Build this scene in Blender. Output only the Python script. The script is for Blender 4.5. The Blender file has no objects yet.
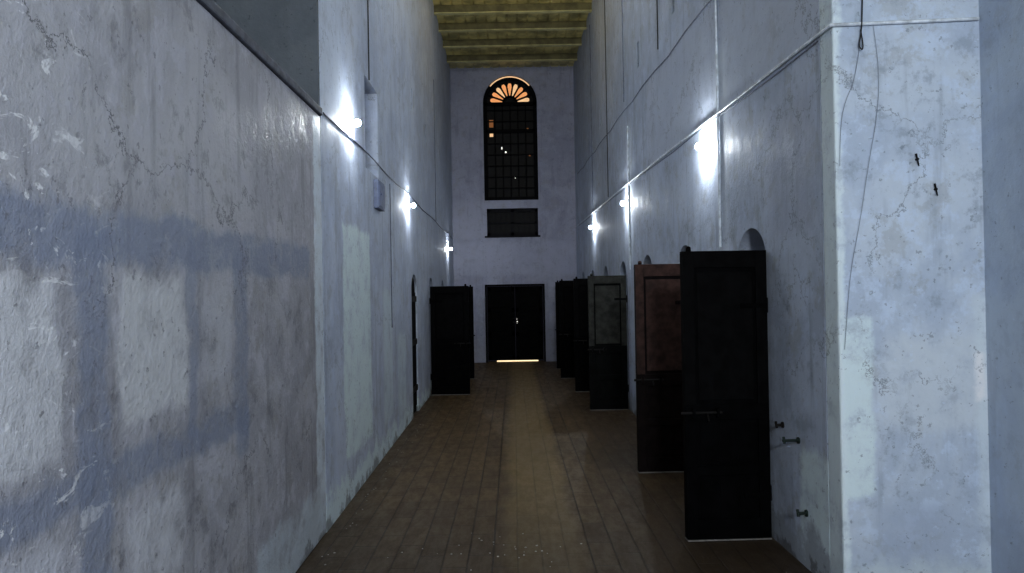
import bpy, bmesh, math, random
from mathutils import Vector, Matrix
random.seed(7)
S=bpy.context.scene
S.view_settings.view_transform='Standard'
S.view_settings.exposure=0.36
S.view_settings.gamma=0.84
CEIL=7.13; FAR=18.3; NEAR=-3.0
def xl(y): return -1.30-0.007*y
def xr(y): return 1.605+.0195*(10-y) if y<10 else 1.605-.0075*(y-10)

# ---------------- node helpers ----------------
class NT:
    def __init__(s,name):
        s.m=bpy.data.materials.new(name); s.m.use_nodes=True
        s.n=s.m.node_tree.nodes; s.l=s.m.node_tree.links
        s.b=s.n['Principled BSDF']
        s.geo=s.n.new('ShaderNodeNewGeometry')
    def put(s,sock,v):
        if isinstance(v,bpy.types.NodeSocket): s.l.new(v,sock)
        else: sock.default_value=v
    def math(s,op,a,b=0.0,clamp=False):
        n=s.n.new('ShaderNodeMath'); n.operation=op; n.use_clamp=clamp
        s.put(n.inputs[0],a); s.put(n.inputs[1],b); return n.outputs[0]
    def vscale(s,sc):
        n=s.n.new('ShaderNodeMapping'); n.inputs['Scale'].default_value=sc
        s.l.new(s.geo.outputs['Position'],n.inputs['Vector']); return n.outputs[0]
    def noise(s,scale,detail=4,rough=.55,vec=None,dist=0.0):
        n=s.n.new('ShaderNodeTexNoise'); n.inputs['Scale'].default_value=scale
        n.inputs['Detail'].default_value=detail; n.inputs['Roughness'].default_value=rough
        n.inputs['Distortion'].default_value=dist
        s.l.new(vec if vec else s.geo.outputs['Position'],n.inputs['Vector']); return n
    def step(s,v,a,b,lo=0.0,hi=1.0):
        n=s.n.new('ShaderNodeMapRange'); n.interpolation_type='SMOOTHSTEP'
        s.put(n.inputs['Value'],v); n.inputs['From Min'].default_value=a; n.inputs['From Max'].default_value=b
        n.inputs['To Min'].default_value=lo; n.inputs['To Max'].default_value=hi
        return n.outputs['Result']
    def mix(s,f,a,b):
        n=s.n.new('ShaderNodeMix'); n.data_type='RGBA'
        s.put(n.inputs[0],f)
        s.put(n.inputs[6],a if isinstance(a,bpy.types.NodeSocket) else (*a,1))
        s.put(n.inputs[7],b if isinstance(b,bpy.types.NodeSocket) else (*b,1))
        return n.outputs[2]
    def bump(s,h,strength=.3,dist=.02,prev=None):
        n=s.n.new('ShaderNodeBump'); n.inputs['Strength'].default_value=strength
        n.inputs['Distance'].default_value=dist
        s.l.new(h,n.inputs['Height'])
        if prev: s.l.new(prev,n.inputs['Normal'])
        return n.outputs[0]
def simple(name,col,rough=.6,metal=0.0,var=.25,nscale=14,emit=None,es=0,spec=.5):
    t=NT(name)
    n=t.noise(nscale,3,.6)
    f=t.step(n.outputs[0],.3,.7)
    c=t.mix(f,tuple(x*(1-var) for x in col),tuple(min(1,x*(1+var)) for x in col))
    t.l.new(c,t.b.inputs['Base Color'])
    t.b.inputs['Roughness'].default_value=rough; t.b.inputs['Metallic'].default_value=metal
    t.b.inputs['Specular IOR Level'].default_value=spec
    t.l.new(t.bump(n.outputs[0],.2,.003),t.b.inputs['Normal'])
    if emit:
        t.b.inputs['Emission Color'].default_value=(*emit,1); t.b.inputs['Emission Strength'].default_value=es
    return t.m
def wallmat(name,base,alt,patches=(),axis='Y',rough=.66,bump=.8,tide=None,grain=0.5,mottle=.5,crack=.0,warp=.24,spec=.25,glints=None):
    """old painted plaster; patches=(a0,a1,z0,z1,colour,strength,soft)"""
    t=NT(name)
    sep=t.n.new('ShaderNodeSeparateXYZ'); t.l.new(t.geo.outputs['Position'],sep.inputs[0])
    A=sep.outputs[axis]; Z=sep.outputs['Z']
    w1=t.noise(3.2,6,.72)
    sc=t.n.new('ShaderNodeSeparateColor'); t.l.new(w1.outputs['Color'],sc.inputs[0])
    wa=t.math('MULTIPLY',t.math('SUBTRACT',sc.outputs[0],.5),warp)
    wz=t.math('MULTIPLY',t.math('SUBTRACT',sc.outputs[2],.5),warp)
    Aw=t.math('ADD',A,wa); Zw=t.math('ADD',Z,wz)
    big=t.noise(1.0,5,.68,dist=.5)
    c=t.mix(t.step(big.outputs[0],.42,.58),base,alt)
    # grey repair blotches
    c=t.mix(t.step(sc.outputs[1],.55,.61,0,grain*.8),c,tuple((x*.55+.2)*.80 for x in (base[0]*1.05,base[1],base[2]*.9)))
    mid=t.noise(5,6,.75)
    c=t.mix(t.step(mid.outputs[0],.5,.62,0,mottle*.9),c,tuple(min(1,x*1.28) for x in base))
    c=t.mix(t.step(mid.outputs[0],.34,.46,mottle*.9,0),c,tuple(x*.70 for x in base))
    st=t.noise(3.5,5,.65,vec=t.vscale((2.2,2.2,.22)))
    c=t.mix(t.step(st.outputs[0],.52,.70,0,.9*grain),c,tuple(x*.62 for x in base))
    spot=t.noise(24,3,.7)
    for p in patches:
        a0,a1,z0,z1,col,k,so=p
        m=t.math('MULTIPLY',t.step(Aw,a0-so,a0+so),t.step(Aw,a1-so,a1+so,1,0))
        m=t.math('MULTIPLY',m,t.math('MULTIPLY',t.step(Zw,z0-so,z0+so),t.step(Zw,z1-so,z1+so,1,0)))
        m=t.math('MULTIPLY',m,t.step(mid.outputs[0],.36,.54,k*.5,k))
        c=t.mix(m,c,col)
    if glints:  # white glints of glossy plaster painted into the wall colour
        gl=t.noise(5,4,.7,vec=t.vscale((1,1.2,2.6)),dist=1.2)
        m=t.math('MULTIPLY',t.step(gl.outputs[0],.58,.64),t.step(A,glints-.5,glints+.2,.9,0))
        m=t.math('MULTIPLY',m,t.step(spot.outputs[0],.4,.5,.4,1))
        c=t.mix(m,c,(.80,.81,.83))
    if tide:
        tz=t.math('ADD',Z,t.math('MULTIPLY',wz,3.5))
        c=t.mix(t.step(tz,.12,.26,.85,0),c,tide)
        c=t.mix(t.step(tz,-.02,.05,.6,0),c,(.07,.062,.055))
    c=t.mix(t.step(spot.outputs[0],.64,.68,0,.55),c,tuple(x*.45 for x in base))
    c=t.mix(t.step(spot.outputs[0],.29,.33,.4,0),c,tuple(min(1,x*1.35) for x in base))
    if crack>0:
        v=t.n.new('ShaderNodeTexVoronoi'); v.feature='DISTANCE_TO_EDGE'; v.inputs['Scale'].default_value=.75
        wv=t.n.new('ShaderNodeVectorMath'); wv.operation='MULTIPLY_ADD'
        t.l.new(w1.outputs['Color'],wv.inputs[0]); wv.inputs[1].default_value=(.7,.7,.7); t.l.new(t.geo.outputs['Position'],wv.inputs[2])
        t.l.new(wv.outputs[0],v.inputs['Vector'])
        cm=t.math('MULTIPLY',t.step(v.outputs['Distance'],.002,.008,1,0),t.step(big.outputs[0],.44,.54,0,crack))
        c=t.mix(cm,c,tuple(x*.35 for x in base))
    t.l.new(c,t.b.inputs['Base Color'])
    r=t.step(mid.outputs[0],.35,.65,rough-.10,rough+.15); t.l.new(r,t.b.inputs['Roughness'])
    t.b.inputs['Specular IOR Level'].default_value=spec
    b1=t.bump(mid.outputs[0],.42*bump,.025)
    b3=t.bump(spot.outputs[0],.35*bump,.006,b1)
    t.l.new(b3,t.b.inputs['Normal'])
    return t.m

PALE=(.68,.78,.80)
BL=(.245,.28,.37)
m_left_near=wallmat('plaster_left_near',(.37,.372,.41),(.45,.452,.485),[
    (-3,5.0,1.78,1.97,BL,.8,.03),
    (2.28,2.48,.2,1.9,BL,.75,.03),
    (3.60,3.78,.9,1.9,BL,.65,.03),(3.08,3.18,1.1,1.9,BL,.6,.025),
    (1.9,3.8,1.02,1.15,BL,.75,.03),
    (2.55,3.05,1.25,1.74,(.62,.63,.65),.85,.03),
    (1.2,2.2,1.2,1.74,(.64,.65,.68),.85,.03),
    (2.6,3.0,.62,.95,(.60,.61,.65),.75,.04),
    (3.25,3.55,1.3,1.7,(.52,.53,.57),.6,.04),
    (1.0,2.2,.5,.97,(.56,.57,.62),.75,.04),
    (5.12,5.4,0,2.9,(.66,.73,.80),.9,.02),
    (3.9,5.2,.0,.36,(.56,.62,.68),.85,.04)],
    rough=.55,bump=1.3,tide=(.50,.55,.60),grain=.6,mottle=1.0,crack=.8,spec=.4,glints=2.5)
m_left=wallmat('limewash_left',(.45,.50,.61),(.53,.58,.68),[
    (6.0,7.2,.35,2.25,PALE,.95,.03),(7.9,8.5,.3,1.7,PALE,.5,.06),(8.9,9.6,.2,1.2,PALE,.5,.06),(5.3,6.1,3.0,7,(.60,.66,.76),.6,.15)],
    tide=PALE,grain=.5,mottle=.55,crack=.5)
m_right=wallmat('limewash_right',(.415,.465,.565),(.49,.54,.64),[
    (3.9,4.16,0,7,(.68,.76,.81),.85,.02),(4.0,4.6,0,.7,PALE,.8,.04),
    (4.0,9,3.05,4.1,(.50,.54,.63),.7,.10),(5.9,6.2,1.9,3.6,(.64,.69,.74),.5,.08),
    (4.3,5.0,2.0,2.8,(.38,.41,.50),.6,.1),
    (10.1,10.5,2.0,3.9,(.64,.69,.74),.5,.08)],tide=(.34,.37,.42),grain=.6,mottle=.65,crack=.6)
m_return=wallmat('limewash_return',(.45,.515,.615),(.54,.60,.68),[
    (1.60,1.755,0,7,(.70,.78,.81),.85,.015),(1.74,1.90,.55,1.5,PALE,.85,.02),
    (1.95,2.5,.9,1.4,(.60,.65,.70),.7,.05),(1.9,2.3,.0,.5,(.40,.46,.57),.6,.05),(2.45,2.6,0,1.6,(.64,.71,.76),.7,.03),
    (2.44,2.49,1.05,1.3,(.8,.8,.82),.8,.02)],axis='X',grain=.5,mottle=.75,crack=.6,warp=.12,tide=(.56,.63,.68))
m_nearright=wallmat('limewash_nearright',(.46,.53,.65),(.52,.59,.69),mottle=.3,grain=.3)
m_far=wallmat('limewash_far',(.33,.345,.44),(.39,.405,.50),[
    (-2,2,2.1,2.9,(.43,.45,.56),.6,.1)],axis='X',grain=.45,mottle=.5)
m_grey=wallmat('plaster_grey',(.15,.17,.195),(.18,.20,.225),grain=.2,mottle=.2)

def floormat():
    t=NT('old_brick_paving')
    sep=t.n.new('ShaderNodeSeparateXYZ'); t.l.new(t.geo.outputs['Position'],sep.inputs[0])
    comb=t.n.new('ShaderNodeCombineXYZ'); t.l.new(sep.outputs['Y'],comb.inputs[0]); t.l.new(sep.outputs['X'],comb.inputs[1])
    br=t.n.new('ShaderNodeTexBrick'); t.l.new(comb.outputs[0],br.inputs['Vector'])
    br.offset=.5; br.inputs['Scale'].default_value=1.0
    br.inputs['Brick Width'].default_value=.42; br.inputs['Row Height'].default_value=.155
    br.inputs['Mortar Size'].default_value=.007; br.inputs['Mortar Smooth'].default_value=.5
    br.inputs['Color1'].default_value=(.088,.057,.026,1); br.inputs['Color2'].default_value=(.135,.089,.042,1)
    br.inputs['Mortar'].default_value=(.030,.021,.013,1)
    g=t.noise(7,6,.75,vec=t.vscale((1.6,.5,1)))
    c=t.mix(t.step(g.outputs[0],.4,.65,0,.6),br.outputs['Color'],(.055,.036,.018))
    big=t.noise(1.3,5,.65)
    xw=t.math('ADD',sep.outputs['X'],t.math('MULTIPLY',t.math('SUBTRACT',big.outputs[0],.5),.25))
    tr=t.math('MULTIPLY',t.step(xw,-.14,.0),t.step(xw,.36,.48,1,0))
    c=t.mix(t.math('MULTIPLY',tr,.52),c,(.24,.175,.08))
    c=t.mix(t.step(sep.outputs['X'],.5,1.1,0,.65),c,(.032,.021,.014))  # shadow of the doors painted into the floor colour on the right
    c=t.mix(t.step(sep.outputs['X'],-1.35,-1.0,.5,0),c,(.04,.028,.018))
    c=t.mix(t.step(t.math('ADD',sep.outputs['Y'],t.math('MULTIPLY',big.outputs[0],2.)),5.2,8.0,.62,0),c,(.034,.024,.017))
    d=t.noise(26,4,.65); c=t.mix(t.step(d.outputs[0],.56,.75,0,.35),c,(.17,.135,.09))
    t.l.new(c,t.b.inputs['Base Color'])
    t.l.new(t.step(g.outputs[0],.3,.7,.40,.62),t.b.inputs['Roughness'])
    t.b.inputs['Specular IOR Level'].default_value=.30
    b=t.bump(br.outputs['Fac'],.6,.008); b.node.invert=True
    b=t.bump(g.outputs[0],.45,.012,b)
    t.l.new(b,t.b.inputs['Normal']); return t.m
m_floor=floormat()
m_ceil=simple('yellow_ceiling_boards',(.52,.45,.19),.4,0,.45,3)
m_beam=simple('ceiling_beam_paint',(.15,.135,.06),.5,0,.3,5)
m_beamlow=simple('beam_flange_paint',(.55,.50,.24),.4,0,.2,5)
m_black=simple('black_door_paint',(.0030,.0030,.0034),.7,0,.4,12,spec=.05)
m_black2=simple('black_door_panel',(.0020,.0020,.0024),.7,0,.4,10,spec=.04)
m_brown=simple('brown_door_wood',(.040,.020,.016),.55,0,.45,12,spec=.15)
m_brown2=simple('dark_brown_door_wood',(.007,.0045,.0045),.6,0,.4,12,spec=.07)
m_greyd=simple('weathered_grey_door_paint',(.034,.035,.031),.55,0,.4,10,spec=.15)
m_greyd2=simple('dark_grey_door_paint',(.0035,.004,.0042),.6,0,.4,10,spec=.07)
m_iron=simple('old_iron',(.012,.011,.011),.6,.2,.3,30,spec=.15)
m_metal=simple('worn_metal_strip',(.20,.19,.18),.5,.1,.2,30)
m_cable=simple('black_cable',(.02,.02,.022),.5)
m_cablegrey=simple('painted_cable',(.16,.18,.24),.6)
m_crackw=simple('crack_line_wire',(.24,.26,.31),.6)
m_conduit=simple('white_conduit',(.62,.67,.73),.5)
m_coping_shade=simple('coping_shadow_tone',(.12,.13,.16),.7)  # dark tone paints the shadow band along the ledge
m_plastic=simple('white_plastic',(.8,.8,.8),.4)
m_bulb=simple('led_bulb_glow',(.9,.9,.9),.3,emit=(.92,.97,1.0),es=700)
m_bulb_lo=simple('old_led_bulb_glow',(.9,.9,.9),.3,emit=(.92,.97,1.0),es=480)
m_bulb_added=simple('added_upper_bulb_glow',(.9,.9,.9),.3,emit=(.92,.96,1.0),es=1300)  # for lamps added out of view
m_bulb_warm=simple('added_warm_bulb_glow',(.9,.8,.6),.3,emit=(1.0,.80,.45),es=330)
m_glass=simple('dark_window_glass',(.004,.004,.005),.5,spec=.2)
m_amber=simple('backlit_amber_glass',(.3,.15,.06),.4,emit=(1.0,.46,.19),es=.62)
m_amber2=simple('backlit_pale_glass',(.3,.2,.1),.4,emit=(1.0,.66,.38),es=.65)
m_amberd=simple('backlit_dim_amber_glass',(.1,.05,.02),.4,emit=(1.0,.38,.10),es=.17)
m_glint=simple('daylight_pinhole',(.8,.8,.8),.4,emit=(1,.97,.9),es=.9)
m_sill=simple('daylight_under_door',(.8,.7,.5),.4,emit=(1,.80,.5),es=1.0)
m_winframe=simple('dark_window_wood',(.004,.004,.005),.7,spec=.08)
m_flake=simple('paint_flake',(.5,.5,.5),.7)
m_box=simple('grey_box_paint',(.16,.19,.29),.5)
m_dkframe=simple('dark_grey_frame',(.010,.010,.014),.6,spec=.12)

# ---------------- mesh helpers ----------------
def finish(name,bm,mats,bevel=0,parent=None,smooth=False):
    me=bpy.data.meshes.new(name); bmesh.ops.recalc_face_normals(bm,faces=bm.faces)
    bm.to_mesh(me); bm.free()
    o=bpy.data.objects.new(name,me); S.collection.objects.link(o)
    for m in mats: me.materials.append(m)
    if smooth:
        for p in me.polygons: p.use_smooth=True
    if bevel:
        b=o.modifiers.new('bevel','BEVEL'); b.width=bevel; b.segments=2; b.limit_method='ANGLE'
    if parent: o.parent=parent
    return o
def box(bm,x0,x1,y0,y1,z0,z1,mi=0):
    r=bmesh.ops.create_cube(bm,size=1)
    for v in r['verts']:
        v.co=Vector(((x0+x1)/2+v.co.x*(x1-x0),(y0+y1)/2+v.co.y*(y1-y0),(z0+z1)/2+v.co.z*(z1-z0)))
    for f in {f for v in r['verts'] for f in v.link_faces}: f.material_index=mi
    return r['verts']
def cyl(bm,p0,p1,r0,r1=None,seg=14,mi=0):
    r1=r0 if r1 is None else r1
    p0=Vector(p0);p1=Vector(p1);d=p1-p0
    M=Matrix.Translation((p0+p1)/2)@d.to_track_quat('Z','Y').to_matrix().to_4x4()
    r=bmesh.ops.create_cone(bm,cap_ends=True,segments=seg,radius1=r0,radius2=r1,depth=d.length,matrix=M)
    for f in {f for v in r['verts'] for f in v.link_faces}: f.material_index=mi
def prism(bm,P0,P1,mi=0):
    a=[bm.verts.new(p) for p in P0]; b=[bm.verts.new(p) for p in P1]
    fs=[bm.faces.new(a),bm.faces.new(b)]; n=len(P0)
    for i in range(n): fs.append(bm.faces.new((a[i],a[(i+1)%n],b[(i+1)%n],b[i])))
    for f in fs: f.material_index=mi
def prism_xy(bm,pts,z0,z1,mi=0): prism(bm,[(x,y,z0) for x,y in pts],[(x,y,z1) for x,y in pts],mi)
def prism_yz(bm,pts,x0,x1,mi=0): prism(bm,[(x0,y,z) for y,z in pts],[(x1,y,z) for y,z in pts],mi)
def prism_xz(bm,pts,y0,y1,mi=0): prism(bm,[(x,y0,z) for x,z in pts],[(x,y1,z) for x,z in pts],mi)
def arch(c,hw,z0,zs,rise=None,n=18):
    rise=hw if rise is None else rise
    p=[(c-hw,z0),(c+hw,z0)]
    for i in range(n+1):
        a=math.pi*i/n; p.append((c+hw*math.cos(a),zs+rise*math.sin(a)))
    return p
def cut(obj,fill):
    bm=bmesh.new(); fill(bm); c=finish('cutter_tmp',bm,[])
    m=obj.modifiers.new('cut','BOOLEAN'); m.operation='DIFFERENCE'; m.object=c; m.solver='EXACT'
    dg=bpy.context.evaluated_depsgraph_get()
    me=bpy.data.meshes.new_from_object(obj.evaluated_get(dg))
    obj.modifiers.clear(); obj.data=me
    bpy.data.objects.remove(c)
def tube(name,pts,r,mat,parent=None,smooth=False):
    cu=bpy.data.curves.new(name,'CURVE'); cu.dimensions='3D'; cu.bevel_depth=r; cu.bevel_resolution=2
    sp=cu.splines.new('NURBS' if smooth else 'POLY'); sp.points.add(len(pts)-1)
    for i,p in enumerate(pts): sp.points[i].co=(*p,1)
    if smooth: sp.order_u=3; sp.use_endpoint_u=True
    cu.materials.append(mat)
    o=bpy.data.objects.new(name,cu); S.collection.objects.link(o)
    if parent: o.parent=parent
    return o

# ---------------- shell ----------------
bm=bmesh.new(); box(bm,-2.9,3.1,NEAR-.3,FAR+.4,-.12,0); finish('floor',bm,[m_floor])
bm=bmesh.new(); box(bm,-2.9,3.1,NEAR-.3,FAR+.4,CEIL,CEIL+.1); finish('ceiling',bm,[m_ceil])
bm=bmesh.new()
x=-1.45
while x<1.6:
    box(bm,x,x+.17,NEAR,FAR,CEIL-.025,CEIL,0); x+=.205
finish('trim_1',bm,[m_ceil],.004)
yb=[0,2,4,6,8,10,11.5,13.2,14.3,15.25,16.25,17.3]
bm=bmesh.new()
for y in yb:
    box(bm,-1.42,1.6,y-.03,y+.03,CEIL-.17,CEIL-.026,0)
    box(bm,-1.42,1.6,y-.06,y+.06,CEIL-.185,CEIL-.17,1)
finish('trim_2',bm,[m_beam,m_beamlow],.004)

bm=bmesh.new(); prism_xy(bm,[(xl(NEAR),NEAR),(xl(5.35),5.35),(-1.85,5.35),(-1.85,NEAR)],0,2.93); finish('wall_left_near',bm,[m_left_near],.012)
bm=bmesh.new(); prism_xy(bm,[(xl(NEAR)+.018,NEAR),(xl(5.35)+.018,5.34),(-2.6,5.34),(-2.6,NEAR)],2.93,2.985); finish('trim_3',bm,[m_coping_shade],.01)
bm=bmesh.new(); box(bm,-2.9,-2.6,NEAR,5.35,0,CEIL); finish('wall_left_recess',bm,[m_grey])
bm=bmesh.new(); prism_xy(bm,[(xl(5.35),5.35),(xl(FAR),FAR),(-1.9,FAR),(-1.9,5.35)],0,CEIL); wl=finish('wall_left',bm,[m_left])
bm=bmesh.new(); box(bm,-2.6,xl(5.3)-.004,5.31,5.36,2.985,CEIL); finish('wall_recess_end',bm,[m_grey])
bm=bmesh.new(); prism_xy(bm,[(xr(4.2),4.2),(xr(10),10),(xr(FAR),FAR),(2.25,FAR),(2.25,4.2)],0,CEIL); wr=finish('wall_right',bm,[m_right])
bm=bmesh.new(); prism_xy(bm,[(xr(4.03),4.03),(xr(4.2),4.2),(3.0,4.2),(3.0,4.03)],0,CEIL); finish('wall_return',bm,[m_return],.012)
bm=bmesh.new(); prism_xy(bm,[(2.5,NEAR),(2.5,4.03),(3.0,4.03),(3.0,NEAR)],0,CEIL); finish('wall_right_near',bm,[m_nearright])
bm=bmesh.new(); box(bm,-2.9,3.0,NEAR-.3,NEAR,0,CEIL); finish('wall_back',bm,[m_nearright])
bm=bmesh.new(); box(bm,-2.0,2.2,FAR,FAR+.35,0,CEIL); wf=finish('wall_far',bm,[m_far])

R_open=[5.10,7.0,10.70,12.65,14.65,16.5]; R_closed=[8.85]
L_open=[12.55,14.85]; L_closed=[10.25]
DW=.60
def rcut(bm):
    for y in R_open+R_closed: prism_yz(bm,arch(y+DW/2,DW/2,-.05,1.86,.23),1.3,2.5)
    for (y,z) in [(9.5,4.62),(11.6,4.70),(13.3,4.7),(15.5,4.7),(7.6,4.6)]:
        box(bm,1.3,2.5,y-.06,y+.06,z-.16,z+.16)
cut(wr,rcut)
def lcut(bm):
    for y in L_open+L_closed: prism_yz(bm,arch(y+DW/2,DW/2,-.05,1.74,.2),-2.3,-1.1)
    for (y,z) in [(10.6,4.4),(12.4,4.3),(14.8,4.4)]:
        box(bm,-2.3,-1.1,y-.07,y+.07,z-.15,z+.15)
    box(bm,-1.62,-1.1,7.05,7.75,2.85,3.72)
cut(wl,lcut)
def fcut(bm):
    prism_xz(bm,arch(0,.65,3.90,6.27,.65,24),FAR-.2,FAR+.6)
    box(bm,-.60,.63,FAR-.2,FAR+.6,3.04,3.70)
    box(bm,-.64,.72,FAR-.2,FAR+.6,-.05,1.83)
cut(wf,fcut)

# ---------------- doors ----------------
def door(name,hx,hy,ang,w,h,mu,ml,side):
    bm=bmesh.new(); t=.022; z0=.015
    box(bm,0,w,-t,t,z0,h,1)
    st=.075; zr=.80
    for s in (-1,1):
        y0,y1=(t,t+.014) if s>0 else (-t-.014,-t)
        box(bm,0,st,y0,y1,zr+.1,h,0); box(bm,w-st,w,y0,y1,zr+.1,h,0)
        box(bm,0,st,y0,y1,z0,zr,1); box(bm,w-st,w,y0,y1,z0,zr,1)
        box(bm,st,w-st,y0,y1,h-.11,h,0)
        box(bm,0,w,y0,y1,zr,zr+.1,1)
        box(bm,st,w-st,y0,y1,z0,z0+.13,1)
        box(bm,st,w-st,y0,y1,z0+.42,z0+.48,1)
        box(bm,st+.02,w-st-.02,y0*.75,y1*.8,.93,h-.14,0)
        for k in range(3):
            a=st+.01+k*(w-2*st-.02)/3
            box(bm,a,a+(w-2*st-.02)/3-.012,y0*.7,y1*.7,z0+.14,z0+.41,1)
            box(bm,a,a+(w-2*st-.02)/3-.012,y0*.7,y1*.7,z0+.49,zr-.01,1)
        for z in (.3,1.55):
            yy=s*(t+.018)
            box(bm,.0,w*.32,min(yy,yy-s*.005),max(yy,yy-s*.005),z-.016,z+.016,1)
            for q in (.05,.10,.15): cyl(bm,(q,yy,z),(q,yy+s*.006,z),.008,seg=8,mi=1)
    yy=-(t+.03)
    cyl(bm,(w-.24,yy,zr+.05),(w+.03,yy,zr+.05),.010,seg=12,mi=2)
    box(bm,w-.22,w-.20,yy-.016,-t,zr+.02,zr+.08,1); box(bm,w-.06,w-.04,yy-.016,-t,zr+.02,zr+.08,1)
    cyl(bm,(w-.14,yy,zr+.05),(w-.14,yy-.04,zr+.0),.007,seg=8,mi=2)
    cyl(bm,(w-.05,0,h),(w-.05,0,h+.012),.016,.018,mi=1)
    bmesh.ops.create_uvsphere(bm,u_segments=12,v_segments=8,radius=.017,matrix=Matrix.Translation((w-.05,0,h+.018)))
    for z in (.3,1.55): cyl(bm,(-.004,0,z-.05),(-.004,0,z+.05),.014,mi=2)
    box(bm,0,w,-t-.018,t+.018,z0-.012,z0-.002,3)
    o=finish(name,bm,[mu,ml,m_iron,m_metal],.003)
    o.location=(hx,hy,0); o.rotation_euler=(0,0,ang)
    return o
pi=math.pi
def rdoor(y,w,h,mu,ml,a=0):
    o=door('cell_door',0,0,0,w,h,mu,ml,1)
    o.data.transform(Matrix.Scale(-1,4,(1,0,0))); o.data.flip_normals()
    o.location=(xr(y)-.022,y-.01,0); o.rotation_euler=(0,0,a); return o
rdoor(5.08,.56,1.915,m_black,m_black2,math.radians(2))
rdoor(6.97,.53,1.90,m_brown,m_brown2,math.radians(1))
rdoor(10.66,.53,1.88,m_greyd,m_greyd2,math.radians(1))
rdoor(12.62,.56,1.88,m_black,m_black2,0)
rdoor(14.62,.66,1.88,m_black,m_black2,0)
rdoor(16.45,.62,1.88,m_black,m_black2,0)
door('cell_door',xl(12.5)+.022,12.52,math.radians(-1),.63,1.79,m_black,m_black2,1)
door('cell_door',xl(14.8)+.022,14.8,0,.60,1.80,m_black,m_black2,1)
def archdoor(x0,x1,y,zs,rise,mat):
    bm=bmesh.new(); prism_yz(bm,arch(y+DW/2,DW/2-.01,.01,zs,rise-.01),x0,x1,0)
    xf=x0 if x0>0 else x1; s=-1 if x0>0 else 1
    for a in (.06,.225,.39): box(bm,min(xf,xf+s*.015),max(xf,xf+s*.015),y+a,y+a+.15,.1,zs-.05,0)
    for z in (.35,1.0,1.6): box(bm,min(xf,xf+s*.03),max(xf,xf+s*.03),y+.04,y+DW-.04,z-.04,z+.04,1)
    finish('cell_door',bm,[mat,m_iron],.003)
archdoor(xr(9)+.2,xr(9)+.25,8.85,1.86,.23,m_greyd2)
archdoor(xl(10)-.085,xl(10)-.035,10.25,1.74,.2,m_black)

bm=bmesh.new()
y0=FAR+.08
for a,b in ((-.625,.035),(.045,.705)):
    box(bm,a,b,y0,y0+.05,.045,1.815,0)
    for (p,q) in ((a,a+.08),(b-.08,b)): box(bm,p,q,y0-.02,y0,.045,1.815,0)
    for z in (.045,.62,1.2,1.715): box(bm,a,b,y0-.02,y0,z,z+.1,0)
    for z in (.17,.74,1.32): box(bm,a+.1,b-.1,y0-.01,y0,z,z+.35,0)
for z in (.95,1.05): cyl(bm,(-.02,y0-.04,z),(.12,y0-.04,z),.012,mi=1)
box(bm,.07,.10,y0-.024,y0-.018,.93,.98,2); box(bm,.07,.09,y0-.024,y0-.018,1.02,1.06,2)
box(bm,-.42,.58,y0+.0,y0+.05,.004,.032,3)
finish('door_1',bm,[m_black,m_iron,m_glint,m_sill],.004)
bm=bmesh.new()
box(bm,-.64,.72,FAR-.012,FAR+.0,1.83,1.87); box(bm,-.68,-.64,FAR-.012,FAR,0,1.87); box(bm,.72,.76,FAR-.012,FAR,0,1.87)
finish('trim_4',bm,[m_winframe],.003)

# ---------------- arched window ----------------
root=bpy.data.objects.new('window_1',None); S.collection.objects.link(root)
bm=bmesh.new(); prism_xz(bm,arch(0,.648,3.90,6.27,.648,28),FAR+.14,FAR+.17,0); finish('glass_back',bm,[m_glass],parent=root)
bm=bmesh.new()
def ring(bm,c,zs,r0,r1,ya,yb,mi,a0=0,a1=math.pi,n=28):
    for i in range(n):
        t0=a0+(a1-a0)*i/n; t1=a0+(a1-a0)*(i+1)/n
        prism_xz(bm,[(c+r0*math.cos(t0),zs+r0*math.sin(t0)),(c+r1*math.cos(t0),zs+r1*math.sin(t0)),
                     (c+r1*math.cos(t1),zs+r1*math.sin(t1)),(c+r0*math.cos(t1),zs+r0*math.sin(t1))],ya,yb,mi)
yf=FAR+.05
ring(bm,0,6.27,.555,.65,yf,yf+.1,0)
box(bm,-.65,-.555,yf,yf+.1,3.90,6.27); box(bm,.555,.65,yf,yf+.1,3.90,6.27)
box(bm,-.65,.65,yf-.02,yf+.1,3.88,3.98); box(bm,-.65,.65,yf,yf+.1,6.20,6.28); box(bm,-.6,.6,yf,yf+.1,5.55,5.62)
for x in (-.37,-.185,0,.185,.37): box(bm,x-.015,x+.015,yf+.02,yf+.09,3.9,6.25)
z=4.2
while z<6.2: box(bm,-.56,.56,yf+.03,yf+.08,z-.012,z+.012); z+=.27
ring(bm,0,6.27,.13,.17,yf+.02,yf+.09,0)
for k in range(1,9):
    a=math.pi*k/9
    c,s=math.cos(a),math.sin(a); nx,nz=-s*.014,c*.014
    prism_xz(bm,[(.15*c+nx,6.27+.15*s+nz),(.15*c-nx,6.27+.15*s-nz),(.57*c-nx,6.27+.57*s-nz),(.57*c+nx,6.27+.57*s+nz)],yf+.02,yf+.09)
finish('tracery',bm,[m_winframe],parent=root)
bm=bmesh.new()
for k in range(9):
    a=math.pi*(k+.5)/9; hw=math.pi/9*.36
    pts=[]
    for r,w in ((.19,.5),(.30,.85),(.40,1.0),(.45,.8),(.48,.4)): pts.append((r,hw*w))
    poly=[(r*math.cos(a-w),6.27+r*math.sin(a-w)) for r,w in pts]+[(r*math.cos(a+w),6.27+r*math.sin(a+w)) for r,w in reversed(pts)]
    prism_xz(bm,poly,yf+.06,yf+.085,0 if k%3 else 1)
finish('fan_glass',bm,[m_amber,m_amber2],parent=root)
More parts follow.
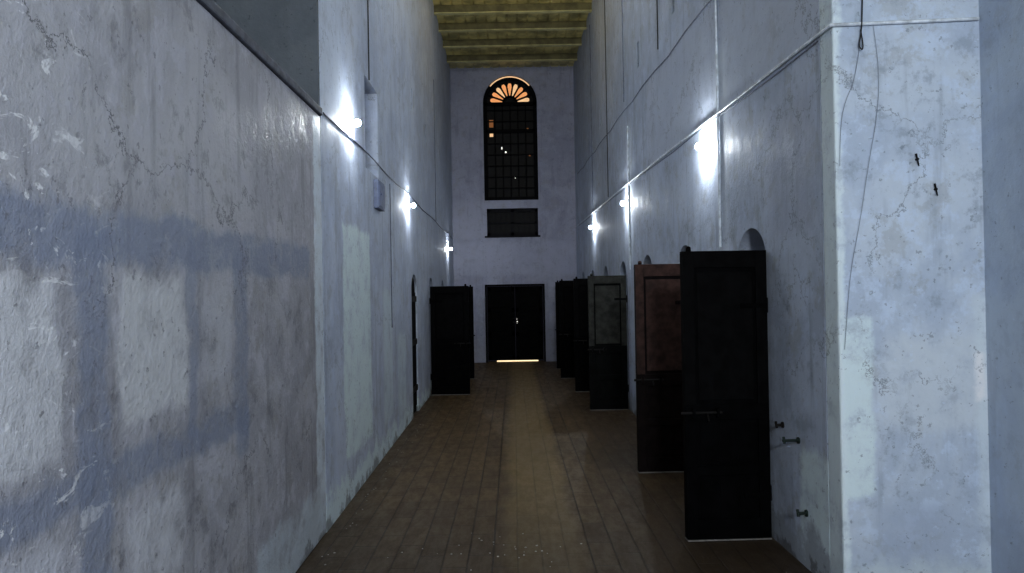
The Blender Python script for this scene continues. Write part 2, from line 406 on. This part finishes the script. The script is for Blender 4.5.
bm=bmesh.new(); ring(bm,0,6.27,.605,.635,yf-.012,yf,0,a0=.7,a1=math.pi-.7); finish('lit_arch_edge',bm,[m_amber2],parent=root)
bm=bmesh.new()
for (cx,cz,w,h,mi) in ((-.46,5.78,.10,.18,0),(-.46,5.5,.09,.08,2),(-.2,5.18,.06,.06,1),(-.12,5.08,.04,.04,1),(.05,5.6,.02,.03,1),(.1,4.45,.02,.02,1),(.46,5.0,.04,.05,0),(.42,5.6,.04,.12,0)):
    box(bm,cx-w/2,cx+w/2,yf+.07,yf+.088,cz-h/2,cz+h/2,mi)
finish('lit_panes',bm,[m_amberd,m_glint,m_amber2],parent=root)
root2=bpy.data.objects.new('window_2',None); S.collection.objects.link(root2)
bm=bmesh.new(); box(bm,-.598,.628,FAR+.14,FAR+.17,3.042,3.698); finish('glass_back',bm,[m_glass],parent=root2)
bm=bmesh.new()
for (a,b,c,d) in ((-.6,.63,3.04,3.12),(-.6,.63,3.62,3.70),(-.6,-.53,3.04,3.7),(.56,.63,3.04,3.7),(-.02,.05,3.04,3.7),(-.6,.63,3.34,3.38)):
    box(bm,a,b,yf,yf+.09,c,d)
for x in (-.4,-.27,-.14,.17,.3,.43): box(bm,x-.01,x+.01,yf+.02,yf+.07,3.04,3.7)
finish('frame',bm,[m_dkframe],parent=root2)
bm=bmesh.new(); box(bm,-.66,.68,FAR-.03,FAR,3.0,3.04); finish('trim_5',bm,[m_dkframe],.004)

# ---------------- wall lamps ----------------
def lamp(x,y,z,s,mat=m_bulb):
    r=bpy.data.objects.new('wall_lamp',None); r.location=(0,0,0); S.collection.objects.link(r)
    bm=bmesh.new()
    cyl(bm,(x,y,z),(x+s*.015,y,z),.035,seg=20); cyl(bm,(x+s*.015,y,z),(x+s*.045,y,z-.01),.022,.018)
    finish('holder',bm,[m_plastic],parent=r)
    bm=bmesh.new(); bmesh.ops.create_icosphere(bm,subdivisions=2,radius=.030,matrix=Matrix.Translation((x+s*.075,y,z-.015)))
    finish('bulb',bm,[mat],parent=r,smooth=True)
for y,z in ((6.45,2.89),(10.45,2.88),(14.5,2.9)): lamp(xr(y),y,z,-1)
for y,z in ((6.3,3.11),(10.0,2.85),(16.6,2.66)): lamp(xl(y),y,z,1,m_bulb_lo)
lamp(xl(-1),-1,2.5,1); lamp(2.5,-.5,2.6,-1)
lamp(xl(9),9,6.2,1,m_bulb_added); lamp(xr(9),9,6.2,-1,m_bulb_added)  # unseen lamps added above the frame to brighten the upper walls
lamp(xr(4.5),4.8,5.6,-1,m_bulb_added)  # another unseen lamp added for the upper walls
# warm pendant bulb added above the frame to tint and brighten the ceiling
r=bpy.data.objects.new('added_pendant_lamp',None); S.collection.objects.link(r)
bm=bmesh.new(); cyl(bm,(.05,12.5,CEIL-.025),(.05,12.5,CEIL-.06),.05); cyl(bm,(.05,12.5,CEIL-.05),(.05,12.5,6.66),.006); cyl(bm,(.05,12.5,6.68),(.05,12.5,6.60),.018,.024)
finish('cord_and_holder',bm,[m_cable],parent=r)
bm=bmesh.new(); bmesh.ops.create_icosphere(bm,subdivisions=2,radius=.035,matrix=Matrix.Translation((.05,12.5,6.565)))
finish('bulb',bm,[m_bulb_warm],parent=r,smooth=True)
# unseen flood lamp added behind the photographer to brighten the facing walls
r=bpy.data.objects.new('added_flood_lamp',None); S.collection.objects.link(r)
bm=bmesh.new(); box(bm,.2,.8,NEAR+.06,NEAR+.12,2.8,3.2); box(bm,.45,.55,NEAR,NEAR+.07,2.9,3.1)
finish('housing',bm,[m_plastic],.01,parent=r)
L=bpy.data.lights.new('added_flood_light','AREA'); L.shape='RECTANGLE'; L.size=.56; L.size_y=.36; L.energy=215; L.color=(.90,.95,1)
o=bpy.data.objects.new('added_flood_light',L); S.collection.objects.link(o); o.location=(.5,NEAR+.13,3.0); o.rotation_euler=(math.radians(88),0,0); o.parent=r

# ---------------- conduits & cables ----------------
def yline(f,z,ys,off): return [(f(y)+off,y,z if not callable(z) else z(y)) for y in ys]
tube('wall_conduit',[(2.49,4.018,3.07),(xr(4.03)-.012,4.018,3.05)]+yline(xr,lambda y:3.05+.012*(y-4),[4.03,7,10,14,18.2],-.012),.010,m_conduit)
tube('wall_conduit',[(xr(6.1)-.011,6.1,2.0),(xr(6.1)-.011,6.1,5.4)],.010,m_conduit)
tube('wall_conduit',[(xr(10.3)-.011,10.3,1.95),(xr(10.3)-.011,10.3,3.9)],.011,m_conduit)
tube('wall_cable',yline(xr,lambda y:4.05+.03*(y-6.5)+.02*math.sin(y*3),[4.3+.7*i for i in range(20)],-.008),.006,m_cablegrey)
tube('wall_cable',yline(xr,lambda y:3.02+.012*(y-4)+.008*math.sin(y*2.2),[4.2+.7*i for i in range(20)],-.008),.004,m_cablegrey)
for y,z0,z1 in ((8.3,4.3,5.6),(12.4,3.2,6.5)):
    tube('wall_cable',[(xr(y)-.008,y,z0),(xr(y)-.008,y,z1)],.006,m_cable)
for y,z0,z1 in ((14.6,3.2,6.8),(10.6,4.3,6)):
    tube('wall_cable',[(xr(y)-.008,y,z0),(xr(y)-.008,y,z1)],.007,m_cablegrey)
tube('wall_cable',yline(xl,lambda y:2.98+.015*math.sin(y*2),[5.4+.7*i for i in range(19)],.008),.006,m_cablegrey)
tube('wall_cable',[(xl(7.2)+.008,7.25,3.72),(xl(7.2)+.008,7.25,5.6)],.006,m_cable)
tube('wall_cable',[(xl(8.45)+.008,8.45,2.9),(xl(8.45)+.008,8.45,1.3)],.005,m_cablegrey)
tube('wall_cable',[(xl(13.9)+.008,13.9,3.0),(xl(13.9)+.008,13.9,5.6)],.006,m_cablegrey)
Y=4.018
tube('loose_wire_and_crack',[(1.885,Y,3.4),(1.878,Y,3.18),(1.865,Y-.01,3.0),(1.845,Y-.01,2.93),(1.875,Y-.02,2.90),(1.86,Y-.01,3.02)],.0035,m_cable,smooth=True)
tube('loose_wire_and_crack',[(1.93,Y,3.06),(1.96,Y,2.85),(1.95,Y,2.6),(1.89,Y,2.3),(1.84,Y,2.0),(1.785,Y,1.75),(1.76,Y,1.5),(1.745,Y,1.33)],.0011,m_crackw,smooth=True)  # plaster crack drawn as a thin wire
tube('loose_wire_and_crack',[(1.86,Y,2.95),(1.83,Y,2.75),(1.78,Y,2.66),(1.745,Y,2.52),(1.74,Y,2.3)],.0012,m_crackw,smooth=True)  # second crack, also drawn as a wire
def hook(name,x,y,z,dx,dy,l=.09,m=m_iron):
    bm=bmesh.new()
    if dx: cyl(bm,(x,y,z),(x+dx*l,y,z),.009,.008,mi=0); cyl(bm,(x+dx*l*.9,y-.01,z-.016),(x+dx*l*.9,y+.01,z+.020),.008,mi=0); cyl(bm,(x,y,z),(x+dx*.01,y,z),.02,mi=0)
    else:
        cyl(bm,(x,y,z),(x,y+dy*.02,z),.006); cyl(bm,(x-.006,y+dy*.012,z+.03),(x+.008,y+dy*.012,z-.035),.005,.003)
    return finish(name,bm,[m])
hook('wall_hook',2.15,4.03,2.33,0,-1); hook('wall_hook',2.245,4.03,2.17,0,-1)
m_green=simple('verdigris_iron',(.02,.035,.03),.4,.5)
for a in ((4.6,.74,.10,m_green),(4.5,.33,.06,m_green),(4.85,.79,.05,m_iron)):
    k=hook('door_bolt_keeper',xr(a[0]),a[0],a[1],-1,0,a[2],a[3]); k.parent=wr
bm=bmesh.new()
X=xl(7.4)
box(bm,X-.2,X-.17,7.06,7.74,2.86,3.71,0)
for z in (2.95,3.1,3.25,3.4,3.55): box(bm,X-.17,X-.155,7.09,7.71,z,z+.09,0)
finish('wall_shutter',bm,[m_box],.003)
bm=bmesh.new(); X=xl(7.65)
box(bm,X,X+.05,7.45,7.8,2.52,2.8); box(bm,X+.05,X+.058,7.47,7.78,2.54,2.78); cyl(bm,(X+.058,7.5,2.66),(X+.075,7.5,2.66),.012)
finish('switch_box',bm,[m_box],.004)

# ---------------- debris flakes ----------------
bm=bmesh.new()
for i in range(80):
    if i<45: x=random.uniform(-1.27,-1.2)+abs(random.gauss(0,.04)); y=random.uniform(4.0,10)
    else: x=random.gauss(-.15,.3); y=random.gauss(4.95,.15)
    if x<xl(y)+.03 or x>1.5: continue
    s=random.uniform(.003,.008); a=random.uniform(0,6.28)
    pts=[(x+s*math.cos(a+k*2*pi/5)*random.uniform(.6,1.2),y+s*math.sin(a+k*2*pi/5)*random.uniform(.6,1.2)) for k in range(5)]
    prism_xy(bm,pts,0.0,.003)
finish('paint_flakes',bm,[m_flake])

# ---------------- world & camera ----------------
w=bpy.data.worlds.new('world'); S.world=w; w.use_nodes=True
w.node_tree.nodes['Background'].inputs[0].default_value=(.01,.01,.015,1)
cam=bpy.data.cameras.new('camera'); cam.lens=760/1024*36; cam.sensor_width=36
co=bpy.data.objects.new('camera',cam); S.collection.objects.link(co)
R=Matrix.Rotation(math.radians(90.49),4,'X')@Matrix.Rotation(math.radians(-1.0),4,'Z')
co.matrix_world=Matrix.Translation((0,0,1.66))@Matrix.Rotation(math.radians(.08),4,'Z')@R
S.camera=co
